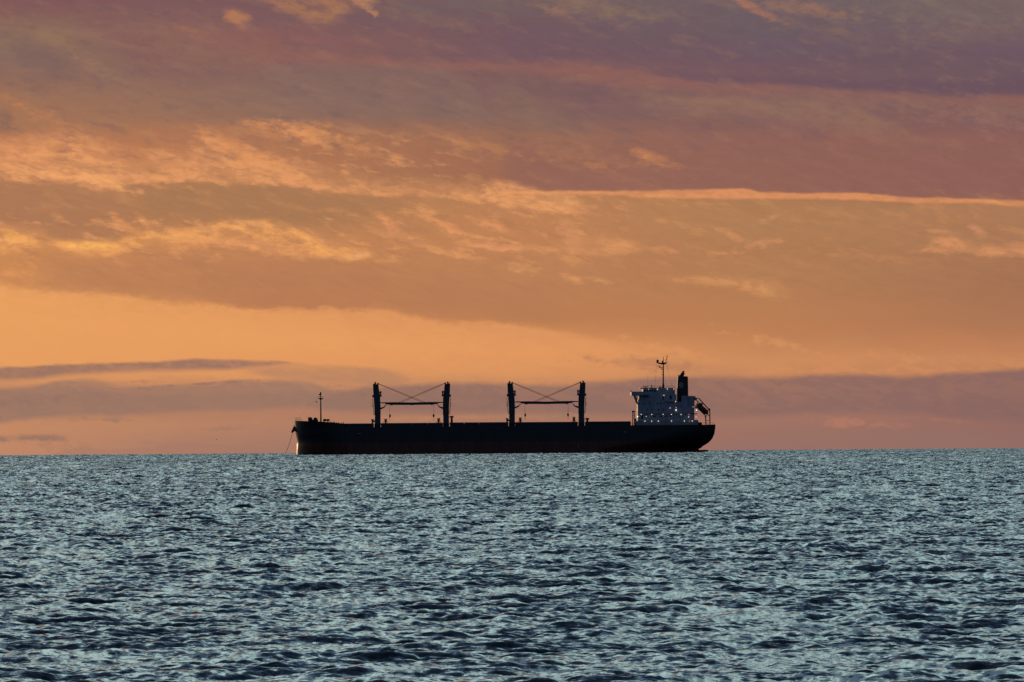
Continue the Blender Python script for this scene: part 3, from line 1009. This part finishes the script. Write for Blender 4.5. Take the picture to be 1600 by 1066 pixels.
# cranes. local frame: origin on the pedestal axis at deck level, jib towards +x
def make_crane():
    k = MPP
    post = MB()
    zt = 113 * k - DECK * 1.0       # top of post above the deck
    def zz(py):                     # heights measured on the first crane
        return (710.7 - py) * k - DECK
    ox = 589.0
    def xx(px):
        return (px - ox) * k
    # round pedestal, then the slab-sided rotating tower
    post.tube((xx(589), 0, -.2), (xx(589.2), 0, zz(648)), 1.40, 1.36, n=20)
    post.prism([(xx(584.4), zz(648)), (xx(594.0), zz(648)), (xx(593.9), zz(632)), (xx(593.4), zz(620)), (xx(591.6), zz(608)), (xx(590.9), zz(600)),
                (xx(582.3), zz(599.4)), (xx(582.6), zz(610)), (xx(583.4), zz(622)), (xx(584.3), zz(635))], -1.5, 1.5)
    p = post.build("deck_crane", M_crane, ship, bevel=.07)
    t = MB()                         # sheaves and lamps on the crown
    t.box(xx(584.5), xx(587), -.7, .7, zz(599.6), zz(598.2))
    t.tube((xx(586), -.5, zz(597.8)), (xx(586), .5, zz(597.8)), .42, n=12)
    t.tube((xx(590), -.9, zz(598.9)), (xx(590), .9, zz(598.9)), .38, n=12)
    t.tube((xx(586.8), 0, zz(598)), (xx(586.8), 0, zz(595.6)), .05, n=4)
    t.tube((xx(583), -1.1, zz(600)), (xx(583), -1.1, zz(597.2)), .04, n=4)
    t.build("crown_sheave", M_crane, p)
    c = MB()                         # operator's cab hung on the jib side
    c.box(xx(592.4), xx(595.6), -1.2, 1.2, zz(613.4), zz(611.0))
    c.box(xx(593.0), xx(595.2), -1.0, -.6, zz(618.8), zz(613.4))
    c.box(xx(593.0), xx(595.8), -1.2, 1.2, zz(619.4), zz(617.2))
    c.build("operator_cab", M_crane, p)
    g = MB()                         # rear gear box and ladder platform
    g.box(xx(581.2), xx(583.4), -.8, .8, zz(620.4), zz(616.6))
    g.box(xx(580.6), xx(584.4), -1.2, 1.2, zz(634.8), zz(634.3))
    for x_ in (580.8, 582.4):
        for y_ in (-1.15, 1.15):
            g.tube((xx(x_), y_, zz(634.4)), (xx(x_), y_, zz(630.4)), .045, n=4)
    g.tube((xx(580.8), -1.15, zz(630.4)), (xx(584), -1.15, zz(630.4)), .045, n=4)
    g.tube((xx(583.2), 1.2, zz(648)), (xx(581.4), 1.2, zz(622)), .07, n=5)
    g.tube((xx(583.6), .7, zz(648)), (xx(581.8), .7, zz(622)), .07, n=5)
    g.build("platform", M_crane, p)
    b = MB()                         # bracket that carries the neighbour's jib
    b.prism([(xx(593.6), zz(639.6)), (xx(593.6), zz(636.6)), (xx(599.5), zz(634.9)), (xx(600.6), zz(632.8)), (xx(604), zz(632.4)), (xx(604), zz(633.2)),
             (xx(601.4), zz(633.6)), (xx(600.8), zz(636.0)), (xx(598.2), zz(637.6))], -.5, .5)
    b.build("jib_rest", M_crane, p)
    j = MB()                         # box jib, tapering, slightly off the axis so that the pair lie side by side
    ya = -.75
    def sect(px, py, h, w, y):
        x_, z_ = xx(px), zz(py)
        return [(x_, y - w, z_ - h), (x_, y + w, z_ - h), (x_, y + w, z_ + h), (x_, y - w, z_ + h)]
    ss = [sect(593.5, 628.9, .18, 1.2, 0), sect(604, 629.2, .30, 1.0, -.25), sect(615, 630.0, .55, .8, ya), sect(650, 630.8, .52, .6, ya * 1.2), sect(674, 630.9, .42, .45, ya * 1.3), sect(684, 630.6, .2, .35, ya * 1.3)]
    i0 = len(j.v)
    for s in ss:
        j.v += s
    for q in range(len(ss) - 1):
        for e in range(4):
            j.f.append((i0 + 4 * q + e, i0 + 4 * q + (e + 1) % 4, i0 + 4 * q + 4 + (e + 1) % 4, i0 + 4 * q + 4 + e))
    j.f.append((i0, i0 + 1, i0 + 2, i0 + 3))
    j.f.append(tuple(i0 + 4 * (len(ss) - 1) + e for e in (3, 2, 1, 0)))
    for px in (611, 641, 674):
        j.box(xx(px - 1.6), xx(px + 1.6), ya - .5, ya + .5, zz(632.9), zz(631.8))
    jo = j.build("jib", M_crane, p)
    for (pa, pb, y_) in (((590.4, 598.6), (664, 628.8), -.5), ((590.6, 599.6), (660, 629.2), -1.0)):
        w = MB().tube((xx(pa[0]), y_ * .6, zz(pa[1])), (xx(pb[0]), ya * 1.2, zz(pb[1])), .085, n=6)
        w.build("luffing_wire", M_steel, p)
    h = MB()
    h.tube((xx(677), ya * 1.3, zz(631)), (xx(677), ya * 1.3, zz(647)), .05, n=4)
    h.tube((xx(676.6), ya * 1.3, zz(647)), (xx(676.7), ya * 1.3, zz(649.5)), .22, .48, n=8)
    h.tube((xx(676.7), ya * 1.3, zz(649.5)), (xx(677), ya * 1.3, zz(652.4)), .48, .16, n=8)
    h.tube((xx(677), ya * 1.3, zz(652.4)), (xx(677), ya * 1.3, zz(655.5)), .06, n=5)
    h.tube((xx(677), ya * 1.3, zz(655.5)), (xx(676.2), ya * 1.3, zz(656.6)), .10, n=5)
    h.build("hook_block", M_deck, p)
    return p


c0 = make_crane()
for i, (px, flip) in enumerate(((589.0, 0), (696.2, 1), (798.9, 0), (907.6, 1))):
    o = c0 if i == 0 else copy_tree(c0, ship)
    o.location = (PX(px), 0, DECK)
    o.rotation_euler = (0, 0, math.pi if flip else 0)
    o["group"] = "cranes along the deck of the cargo ship"

# deck ventilators: legs with a cap
def vent(px, py_top, kind=0, y=-9.0):
    v = MB()
    zt = PZ(px, py_top)
    x = PX(px, y)
    z0 = DECK
    if kind == 0:      # splayed legs with a two-headed top
        v.tube((x, y, z0), (x, y, zt - .3), .45, .35, n=8)
        v.tube((x - 1.0, y, PZ(px, 660)), (x - .3, y, zt - .8), .12, n=5)
        v.tube((x + 1.0, y, PZ(px, 660)), (x + .3, y, zt - .8), .12, n=5)
        v.box(x - .6, x - .1, y - .4, y + .4, zt - .5, zt)
        v.box(x + .15, x + .65, y - .4, y + .4, zt - .5, zt + .05)
        v.box(x - .5, x + .5, y - .3, y + .3, zt - .9, zt - .5)
    elif kind == 1:    # stout mushroom head
        v.tube((x, y, z0), (x, y, zt - .7), .55, .5, n=10)
        v.tube((x, y, zt - .75), (x, y, zt), .95, .8, n=12)
        v.tube((x - 1.4, y, zt - .5), (x, y, zt - .5), .18, n=6)
    else:
        v.tube((x, y, z0), (x, y, zt - .5), .35, .35, n=8)
        v.tube((x, y, zt - .55), (x, y, zt), .7, .6, n=10)
        v.box(x - .2, x + 1.0, y - .4, y + .4, zt - 1.4, zt - .6)
    v.build("ventilator", M_deck, ship)
for px, py, kd in ((602.3, 653.8, 0), (684.8, 652.6, 0), (812, 651.6, 0), (895.7, 650.6, 0), (705.2, 649.3, 1), (581.6, 654.4, 2), (791.4, 652.8, 2), (916.5, 652.2, 1)):
    vent(px, py, kd)

# foremast with its lamp platform
fm = MB()
fm.tube(P(500.6, 660), P(500.6, 640), .38, .30, n=10)
fm.tube(P(500.6, 640), P(500.4, 613.4), .30, .20, n=10)
fmo = fm.build("foremast", M_deck, ship)
q = MB()
q.box(PX(497.2), PX(504.4), -1.1, 1.1, PZ(500, 623.0), PZ(500, 621.6))
q.prism([P(498, 622.4)[::2], P(503.6, 622.4)[::2], P(501.6, 624.4)[::2], P(499.6, 624.4)[::2]], -.6, .6)
for x_ in (497.4, 500.6, 504.2):
    q.tube(P(x_, 622, -1.0), P(x_, 619.2, -1.0), .06, n=4)
q.tube(P(497.4, 619.6, -1), P(504.2, 619.6, -1), .05, n=4)
q.build("lookout_platform", M_deck, fmo)
q = MB()
q.tube(P(500.4, 616.8), P(500.4, 613), .42, .30, n=8)
q.tube(P(497.8, 616.2), P(500, 616.2), .14, n=6)
q.tube(P(498.2, 617.0), P(498.2, 615.2), .25, n=6)
q.ball(P(500.4, 612.8), .32)
q.build("masthead_lamp", M_deck, fmo)
q = MB().tube(P(500.2, 616), P(461, 657), .014, n=4)
q.build("forestay", M_steel, ship)
q = MB().ball(P(494.2, 627.6, -.5), .33)
q.tube(P(494.2, 627.6, -.5), P(494.6, 622.2, -.1), .02, n=4)
q.build("anchor_ball", M_deck, ship)

# windlass, rails and fittings on the forecastle
q = MB()
q.tube(P(484, 654.6, -5), P(484, 654.6, 5), .95, n=14)
q.tube(P(492.2, 654.8, -5), P(492.2, 654.8, 5), .85, n=14)
q.box(PX(481), PX(496), -4, 4, PZ(488, 659.5), PZ(488, 655.4))
q.tube(P(482.6, 653, -5), P(480, 650.6, -5), .06, n=4)
q.build("windlass", M_deck, ship, bevel=0)
q = MB()
q.tube(P(507, 656, -3), P(507, 656, 3), .6, n=12)
q.tube(P(511.6, 656, -3), P(511.6, 656, 3), .55, n=12)
q.box(PX(504), PX(514.5), -4, 4, PZ(509, 656.6), PZ(509, 654.6))
q.box(PX(504.6), PX(506), -3, 3, PZ(509, 660), PZ(509, 656.4))
q.box(PX(510.8), PX(512.2), -3, 3, PZ(509, 660), PZ(509, 656.4))
q.build("mooring_winch", M_deck, ship)
q = MB()
for x_ in (460.6, 462.8, 465.2, 467.6, 470):
    q.tube(P(x_, 657.6, -1.6), P(x_, 652.2, -1.6), .05, n=4)
q.tube(P(460.6, 652.4, -1.6), P(470, 652.4, -1.6), .045, n=4)
q.tube(P(460.6, 655.0, -1.6), P(470, 655.0, -1.6), .04, n=4)
q.build("bow_railing", M_deck, ship)
q = MB()
for x_, h_ in ((515.5, 2.6), (517.6, 2.0), (520.8, 3.2), (523, 2.4), (526, 1.8), (529, 2.0), (533, 1.6), (536.2, 4.0)):
    q.box(PX(x_ - .7, -10), PX(x_ + .7, -10), -10.6, -9.4, DECK, PZ(x_, interp(x_, [(512, 659), (537, 661.4)])) + h_ * .5 * MPP)
q.build("bollard_row", M_deck, ship)

# twin-legged post just ahead of the house
q = MB()
q.tube(P(987.2, 664, -8), P(987.4, 643, -8), .22, n=6)
q.tube(P(990.0, 664, -8), P(989.8, 643, -8), .22, n=6)
q.box(PX(986.2, -8), PX(991, -8), -8.7, -7.3, PZ(988, 643.2), PZ(988, 641))
for y_ in (648, 653):
    q.tube(P(987.2, y_, -8), P(990, y_, -8), .1, n=5)
q.box(PX(990.6, -8), PX(993.4, -8), -9, -7, DECK, PZ(992, 653.4))
q.build("vent_post", M_deck, ship)

# ---- accommodation block
YN = -13.0                    # near wall of the house
def hx(px):
    return PX(px, YN)
q = MB()
q.prism([(hx(995.2), PZ(1000, 657)), (hx(1083.2), PZ(1083, 657)), (hx(1083.2), PZ(1083, 636.2)), (hx(1055.6), PZ(1055, 636.2)), (hx(1055.6), PZ(1055, 615.2)),
         (hx(1053.4), PZ(1053, 615.2)), (hx(1053.4), PZ(1053, 606.3)), (hx(1003.6), PZ(1003, 606.3)), (hx(1003.6), PZ(1003, 617)), (hx(997.6), PZ(1000, 617.5)), (hx(995.2), PZ(1000, 631))], YN, 13.0)
house = q.build("superstructure", M_house, ship)
q = MB()
q.box(hx(992), hx(1089), YN - .6, 13.6, DECK - .1, PZ(1040, 656.6))
q.build("poop_house", M_base, house)
q = MB()                       # bridge deck and wings, full beam
q.box(PX(985.4, -16), PX(1004, -16), -16, 16, PZ(997, 617.0), PZ(997, 611.2))
q.box(PX(1003.8, -16), PX(1013, -16), -16, -12.9, PZ(1008, 616.6), PZ(1008, 615.4))
q.box(PX(985.0, -16), PX(986.2, -16), -16.1, -15, PZ(986, 611.4), PZ(986, 609.4))
q.box(PX(984.9, 16), PX(986.5, 16), 14.6, 16.1, PZ(986, 611), PZ(986, 609.4))
for y_ in (-14.5, 14.5):
    q.tube((PX(990.6, y_), y_, PZ(991, 617)), (PX(995.6, y_), y_ * .9, PZ(995, 631)), .32, n=6)
    q.tube((PX(994.6, y_), y_, PZ(995, 617)), (PX(996.4, y_), y_ * .9, PZ(996, 627)), .14, n=6)
q.build("bridge_wing", M_house, house)
q = MB()                       # wheelhouse roof
q.box(hx(999.4), hx(1027), -12, 12, PZ(1010, 606.2), PZ(1010, 605.2))
q.box(hx(1027), hx(1054), -12.6, 12.6, PZ(1040, 606.25), PZ(1040, 605.4))
q.build("roof", M_base, house)
q = MB()
q.tube(P(1007.6, 605.4, -4), P(1007.6, 603.9, -4), .25, n=6)
q.box(PX(1003.8, -4), PX(1011.4, -4), -4.3, -3.7, PZ(1007, 604.0), PZ(1007, 603.1))
q.build("radar_scanner", M_deck, house)
for (px, pt, pb, r) in ((1011.6, 584, 605, .05), (1017.4, 600.4, 605.4, .28), (1029.8, 602.8, 605.4, .3), (1031.8, 603.4, 605.4, .34), (1045, 602.8, 605.4, .06), (1042, 583, 560, .03)):
    q = MB().tube(P(px, pb, -5), P(px, pt, -5), r, r * .7, n=6)
    q.build("antenna", M_deck, house)
# railing on the monkey island
q = MB()
for k in range(22):
    x_ = 1002 + k * 2.4
    q.tube(P(x_, 605.3, -12), P(x_, 602.2, -12), .04, n=4)
q.tube(P(1002, 602.2, -12), P(1052.4, 602.2, -12), .04, n=4)
q.build("railing", M_deck, house)

def wall_box(name, px, py, w, h, m, depth=.08):
    xx_, zz_ = hx(px), PZ(px, py)
    w_, h_ = w * MPP / 2, h * MPP / 2
    q = MB().box(xx_ - w_, xx_ + w_, YN - depth, YN + .2, zz_ - h_, zz_ + h_)
    return q.build(name, m, house)
for px, py in ((1006.5, 620), (1014.2, 629.8), (1026, 629.8), (1031.4, 629.6), (1009.4, 639.6), (1016.8, 639.6), (1027.6, 639.5), (1035.2, 639.4),
               (1019.4, 649.6), (1021.6, 649.6), (1030, 649.6), (1032.6, 649.6), (1037.6, 649.5), (1040.6, 649.5), (1004.2, 629.8), (1046, 649.4)):
    wall_box("window", px, py, 1.7, 2.1, M_glass)
for px in (1006, 1010.2, 1014.4, 1018.4, 1022.6):
    wall_box("window", px, 609.6, 3.0, 2.6, M_glass)
for px, py, w, h in ((1001.9, 650.6, 2.6, 5.4), (1046.4, 620, 3.2, 5.4), (1035, 621.6, 2.0, 3.6), (1061, 649, 3.0, 5), (1050, 611, 4.0, 3.5)):
    wall_box("door", px, py, w, h, M_base if px > 1049 else M_glass)
q = MB()
q.box(hx(1038), hx(1053.6), YN - 1.2, YN + .1, PZ(1045, 626.9), PZ(1045, 626.2))
q.box(hx(1000.2), hx(1083.5), YN - .9, YN + .1, PZ(1045, 645.3), PZ(1045, 644.9))
q.build("side_deck", M_base, house)

# ---- lamps
def lamp(px, py, m, r=.27, y=YN - .4):
    r *= .66
    q = MB().ball((PX(px, y), y, PZ(px, py)), r)
    q.tube((PX(px, y), y, PZ(px, py)), (PX(px, y), y + .5, PZ(px, py) + .12), .05, n=4)
    q.build("deck_light", m, house)
for px, py in ((1026, 607.4), (1041.2, 607.1), (1051.6, 607.1), (1036, 616.9), (1054, 626.6), (1000.3, 646.8), (1016.8, 646.8), (1034.5, 646.7), (1047.4, 646.7),
               (1062.4, 646.8), (1006, 657.1), (1016.6, 657.1), (1026.9, 657.1), (1047.3, 656.9), (1067.5, 656.8), (1074.2, 650.6), (1079.8, 656.9)):
    lamp(px, py, M_lamp, .27, YN - 1.0)
lamp(1012.2, 607.6, M_lamp, .16)
lamp(1008.0, 650.0, M_lamp, .16)
lamp(1074.8, 646.9, M_lamp_w, .2)
lamp(1075.4, 657.0, M_lamp_w, .16, YN - 1.0)
lamp(1054.9, 636.3, M_lamp_w, .24)
lamp(1054.8, 639.9, M_lamp_b, .30)
lamp(994.8, 650.0, M_lamp_b, .32, YN)
lamp(1045.4, 636.7, M_lamp_p, .27)
lamp(1086.8, 640.0, M_lamp_b, .27, -10)
lamp(1086.0, 650.4, M_lamp_w, .32, -10)

# ---- funnel and engine casing
q = MB()
q.prism([P(1057.2, 636)[::2], P(1074.6, 636)[::2], P(1074.5, 615)[::2], P(1074.2, 587.0)[::2], P(1058.4, 586.9)[::2], P(1057.6, 604)[::2]], -4.0, 4.0)
fun = q.build("funnel", M_funnel, ship, bevel=.25)
q = MB()
q.tube(P(1062.6, 588, -1), P(1068.2, 578.6, -1), .75, .42, n=10)
q.tube(P(1065.4, 588, 1), P(1068.6, 581.6, 1), .55, .45, n=10)
q.tube(P(1059.6, 588, 0), P(1060.4, 584.2, 0), .25, .16, n=8)
q.build("exhaust_pipe", M_deck, fun)
q = MB()
cx, cz = PX(1063.4, -4), PZ(1063.4, 600.6)
N = 28
i0 = 0
for rr in (.62, 1.15):
    for k in range(N):
        t = 2 * math.pi * k / N
        q.v += [(cx + rr * math.cos(t), -4.05, cz + rr * 1.15 * math.sin(t))]
for k in range(N):
    q.f.append((k, (k + 1) % N, N + (k + 1) % N, N + k))
q.f.append(tuple(range(N)))
q.build("emblem", M_emblem, fun)
q = MB()
q.box(PX(1063.5, -8), PX(1075, -8), -8, 8, PZ(1069, 636.3), PZ(1069, 617.6))
q.box(PX(1055.6, -9), PX(1063.6, -9), -9, 9, PZ(1060, 636.3), PZ(1060, 627.2))
cas = q.build("engine_casing", M_house, ship, bevel=.15)
q = MB()
q.tube(P(1076.5, 636, -7.4), P(1076.5, 620, -7.4), 1.15, 1.15, n=14)
q.tube(P(1072, 620.4, -7.4), P(1085.2, 620.4, -7.4), .85, .75, n=14)
q.tube(P(1080.6, 634, -7.2), P(1080.6, 621, -7.2), 1.0, 1.0, n=14)
q.tube(P(1084.6, 620.2, -7.4), P(1086.2, 624.4, -7.4), .7, .6, n=12)
q.build("vent_duct", M_base, cas, smooth=False)
q = MB()
for pa, x1_ in ((636.0, 1089.5), (645.4, 1088.2), (655.4, 1088.8)):
    q.box(PX(1078, -11), PX(x1_, -11), -11, 11, PZ(1083, pa + .8), PZ(1083, pa - .3))
q.tube(P(1088.6, 664, -10.6), P(1088.6, 655.4, -10.6), .12, n=5)
for k in range(5):
    x_ = 1079 + k * 2.4
    q.tube(P(x_, 636, -10.8), P(x_, 632.4, -10.8), .05, n=4)
q.tube(P(1079, 632.4, -10.8), P(1088.6, 632.4, -10.8), .05, n=4)
q.build("aft_deck", M_base, house)

# ---- stern free-fall boat on its ramp
q = MB()
for y_ in (-2.2, 2.2):
    for a_, b_, r_ in (((1085, 621.4), (1091.6, 621.6), .16), ((1091.6, 621.6), (1108.4, 640.4), .22), ((1087, 623.6), (1097, 634), .16), ((1097, 634), (1106.6, 641.6), .18),
                       ((1090, 627), (1085.6, 636), .14), ((1108.2, 638.6), (1108.4, 662), .22), ((1101.2, 647.6), (1102.4, 662.5), .22), ((1104.8, 645.6), (1108.3, 650), .12),
                       ((1104.8, 645.4), (1102.4, 650.5), .12), ((1085.8, 633), (1102, 649), .2)):
        q.tube(P(a_[0], a_[1], y_), P(b_[0], b_[1], y_), r_, n=6)
q.tube(P(1107.4, 638.6, -2.4), P(1107.4, 638.6, 2.4), .5, n=8)
q.tube(P(1102.2, 656, -2.2), P(1108.3, 656, -2.2), .1, n=5)
q.tube(P(1091.6, 621.6, -2.2), P(1091.6, 621.6, 2.2), .15, n=6)
q.build("boat_ramp", M_deck, ship)
# lifeboat body: lofted along the slope
lb = MB()
pa, pb = Vector(P(1088.6, 630.2, 0)), Vector(P(1105.4, 645.4, 0))
d = (pb - pa)
up = Vector((-d.z, 0, d.x)).normalized()
if up.z < 0:
    up = -up
prof = [(0.0, .15), (.06, .62), (.2, .92), (.5, 1.0), (.75, .98), (.9, .72), (1.0, .3)]
NR = 14
for t, s in prof:
    c = pa + d * t
    for k in range(NR):
        a_ = 2 * math.pi * k / NR
        yy, uu = math.cos(a_), math.sin(a_)
        lb.v.append(tuple(c + Vector((0, 1.55 * s * yy, 0)) + up * (1.40 * s * uu * (1.0 if uu < 0 else .85))))
for r_ in range(len(prof) - 1):
    for k in range(NR):
        lb.f.append((r_ * NR + k, r_ * NR + (k + 1) % NR, (r_ + 1) * NR + (k + 1) % NR, (r_ + 1) * NR + k))
lb.f.append(tuple(range(NR)))
lb.f.append(tuple(len(lb.v) - NR + k for k in range(NR)))
lbo = lb.build("lifeboat", M_boat, ship, smooth=True)
q = MB()
c = pa + d * .22 + up * 1.0
q.box(c.x - .8, c.x + .8, -.8, .8, c.z - .4, c.z + .65)
q.build("boat_cabin", M_boat, lbo, bevel=.12)

# gear on the poop
q = MB()
q.box(PX(1086.5), PX(1095.5), -6, 6, DECK, PZ(1091, 659.8))
q.tube(P(1089, 659.6, -6), P(1089, 659.6, 6), .6, n=10)
q.tube(P(1093.6, 660.2, -6), P(1093.6, 660.2, 6), .5, n=10)
q.build("mooring_winch", M_deck, ship)
q = MB()
for x_ in (1097, 1100, 1104.5, 1108, 1111.5, 1115):
    q.tube(P(x_, 664, -11), P(x_, 659.4, -11), .045, n=4)
q.tube(P(1097, 659.5, -11), P(1115, 659.5, -11), .045, n=4)
q.build("stern_railing", M_deck, ship)

# ---- main radar mast
q = MB()
q.tube(P(1035.8, 606, 0), P(1035.9, 597.5, 0), .62, .36, n=10)
q.tube(P(1035.9, 597.5, 0), P(1036.3, 567, 0), .34, .24, n=10)
q.tube(P(1036.3, 567, 0), P(1036.2, 556.4, 0), .16, .12, n=8)
mm = q.build("radar_mast", M_deck, ship)
q = MB()
q.prism([P(1025, 565.0)[::2], P(1028, 565.8)[::2], P(1040.6, 565.4)[::2], P(1041.8, 564.2)[::2], P(1041, 567)[::2], P(1037.6, 568.8)[::2], P(1034.6, 568.6)[::2], P(1028, 567.2)[::2]], -.9, .9)
q.box(PX(1025.6), PX(1029), -.8, .8, PZ(1027, 566), PZ(1027, 561.2))
q.tube(P(1034.8, 566), P(1034.8, 562.4), .28, n=6)
q.box(PX(1025), PX(1029.2), -.2, .2, PZ(1027, 563.6), PZ(1027, 563.0))
q.build("crosstree", M_deck, mm)
q = MB()
q.tube(P(1040, 566), P(1040.8, 559.6), .12, n=5)
q.tube(P(1040.8, 562), P(1042.8, 554), .10, n=5)
q.tube(P(1041.2, 558), P(1043.4, 556.4), .07, n=5)
q.tube(P(1040.2, 556.4), P(1041.4, 553.2), .06, n=5)
q.build("whip_antenna", M_deck, mm)
q = MB()
q.box(PX(1027), PX(1033), -.3, .3, PZ(1030, 571.4), PZ(1030, 570.6))
q.tube(P(1030.2, 573.4), P(1030.2, 571), .2, n=6)
q.tube(P(1029.6, 573.2), P(1036, 573.4), .14, n=5)
q.tube(P(1032, 573.4), P(1035.8, 577), .12, n=5)
q.build("radar_scanner", M_deck, mm)
for py in (576.4, 580.6, 584.2):
    q = MB().box(PX(1033), PX(1036.4), -.5, .5, PZ(1034, py + .3), PZ(1034, py - .4))
    q.build("lamp_bracket", M_deck, mm)
for pa_, pb_ in (((1040.6, 566), (1050, 605)), ((1026, 566), (1022, 605))):
    MB().tube(P(*pa_, 0), P(*pb_, -3), .028, n=4).build("stay_wire", M_steel, mm)

# ---- painted marks on the near side
def mark(px, py, w, h, kind=0):
    y = -HB - .03
    x, z = PX(px, y), PZ(px, py)
    q = MB()
    if kind == 0:
        q.box(x - w * MPP / 2, x + w * MPP / 2, y, y + .05, z - h * MPP / 2, z + h * MPP / 2)
    else:
        q.prism([(x + math.cos(t) * w * MPP / 2, z + math.sin(t) * h * MPP / 2) for t in [2 * math.pi * k / 16 for k in range(16)]], y, y + .05)
    return q
mark(901.8, 695.6, .8, 6.4).build("draught_mark", M_emblem, ship)
mark(561.5, 677, 7, 1.3, 1).build("hull_mark", M_emblem, ship)
mark(975, 674, 7, 1.3, 1).build("hull_mark", M_emblem, ship)

# ------------------------------------------------------------------ a far sea bird
def bird(px, py, dist, span, label):
    q = MB()
    s = span / 2
    q.ball((0, 0, 0), .09, n=8, sz=.7)
    prof = [(0, .02), (.35, .16), (.7, .12), (1, -.02)]
    for side in (-1, 1):
        for (a_, za), (b_, zb) in zip(prof, prof[1:]):
            q.tube((side * a_ * s, 0, za), (side * b_ * s, 0, zb), .05 * (1.4 - a_), .05 * (1.3 - b_), n=6)
    q.tube((0, .1, 0), (0, .3, .02), .06, .03, n=6)
    o = q.build("seabird", M_deck)
    az = (px - 800) / F
    el = (533 - py) / F + PITCH - ROLL * az
    o.location = (dist * math.sin(az), dist * math.cos(az), CAM_H + dist * math.tan(el))
    o["label"] = label
    o["category"] = "bird"
    return o
bird(337.5, 687.5, 2600, 0.62, "tiny dark seabird flying low over the water left of the ship")
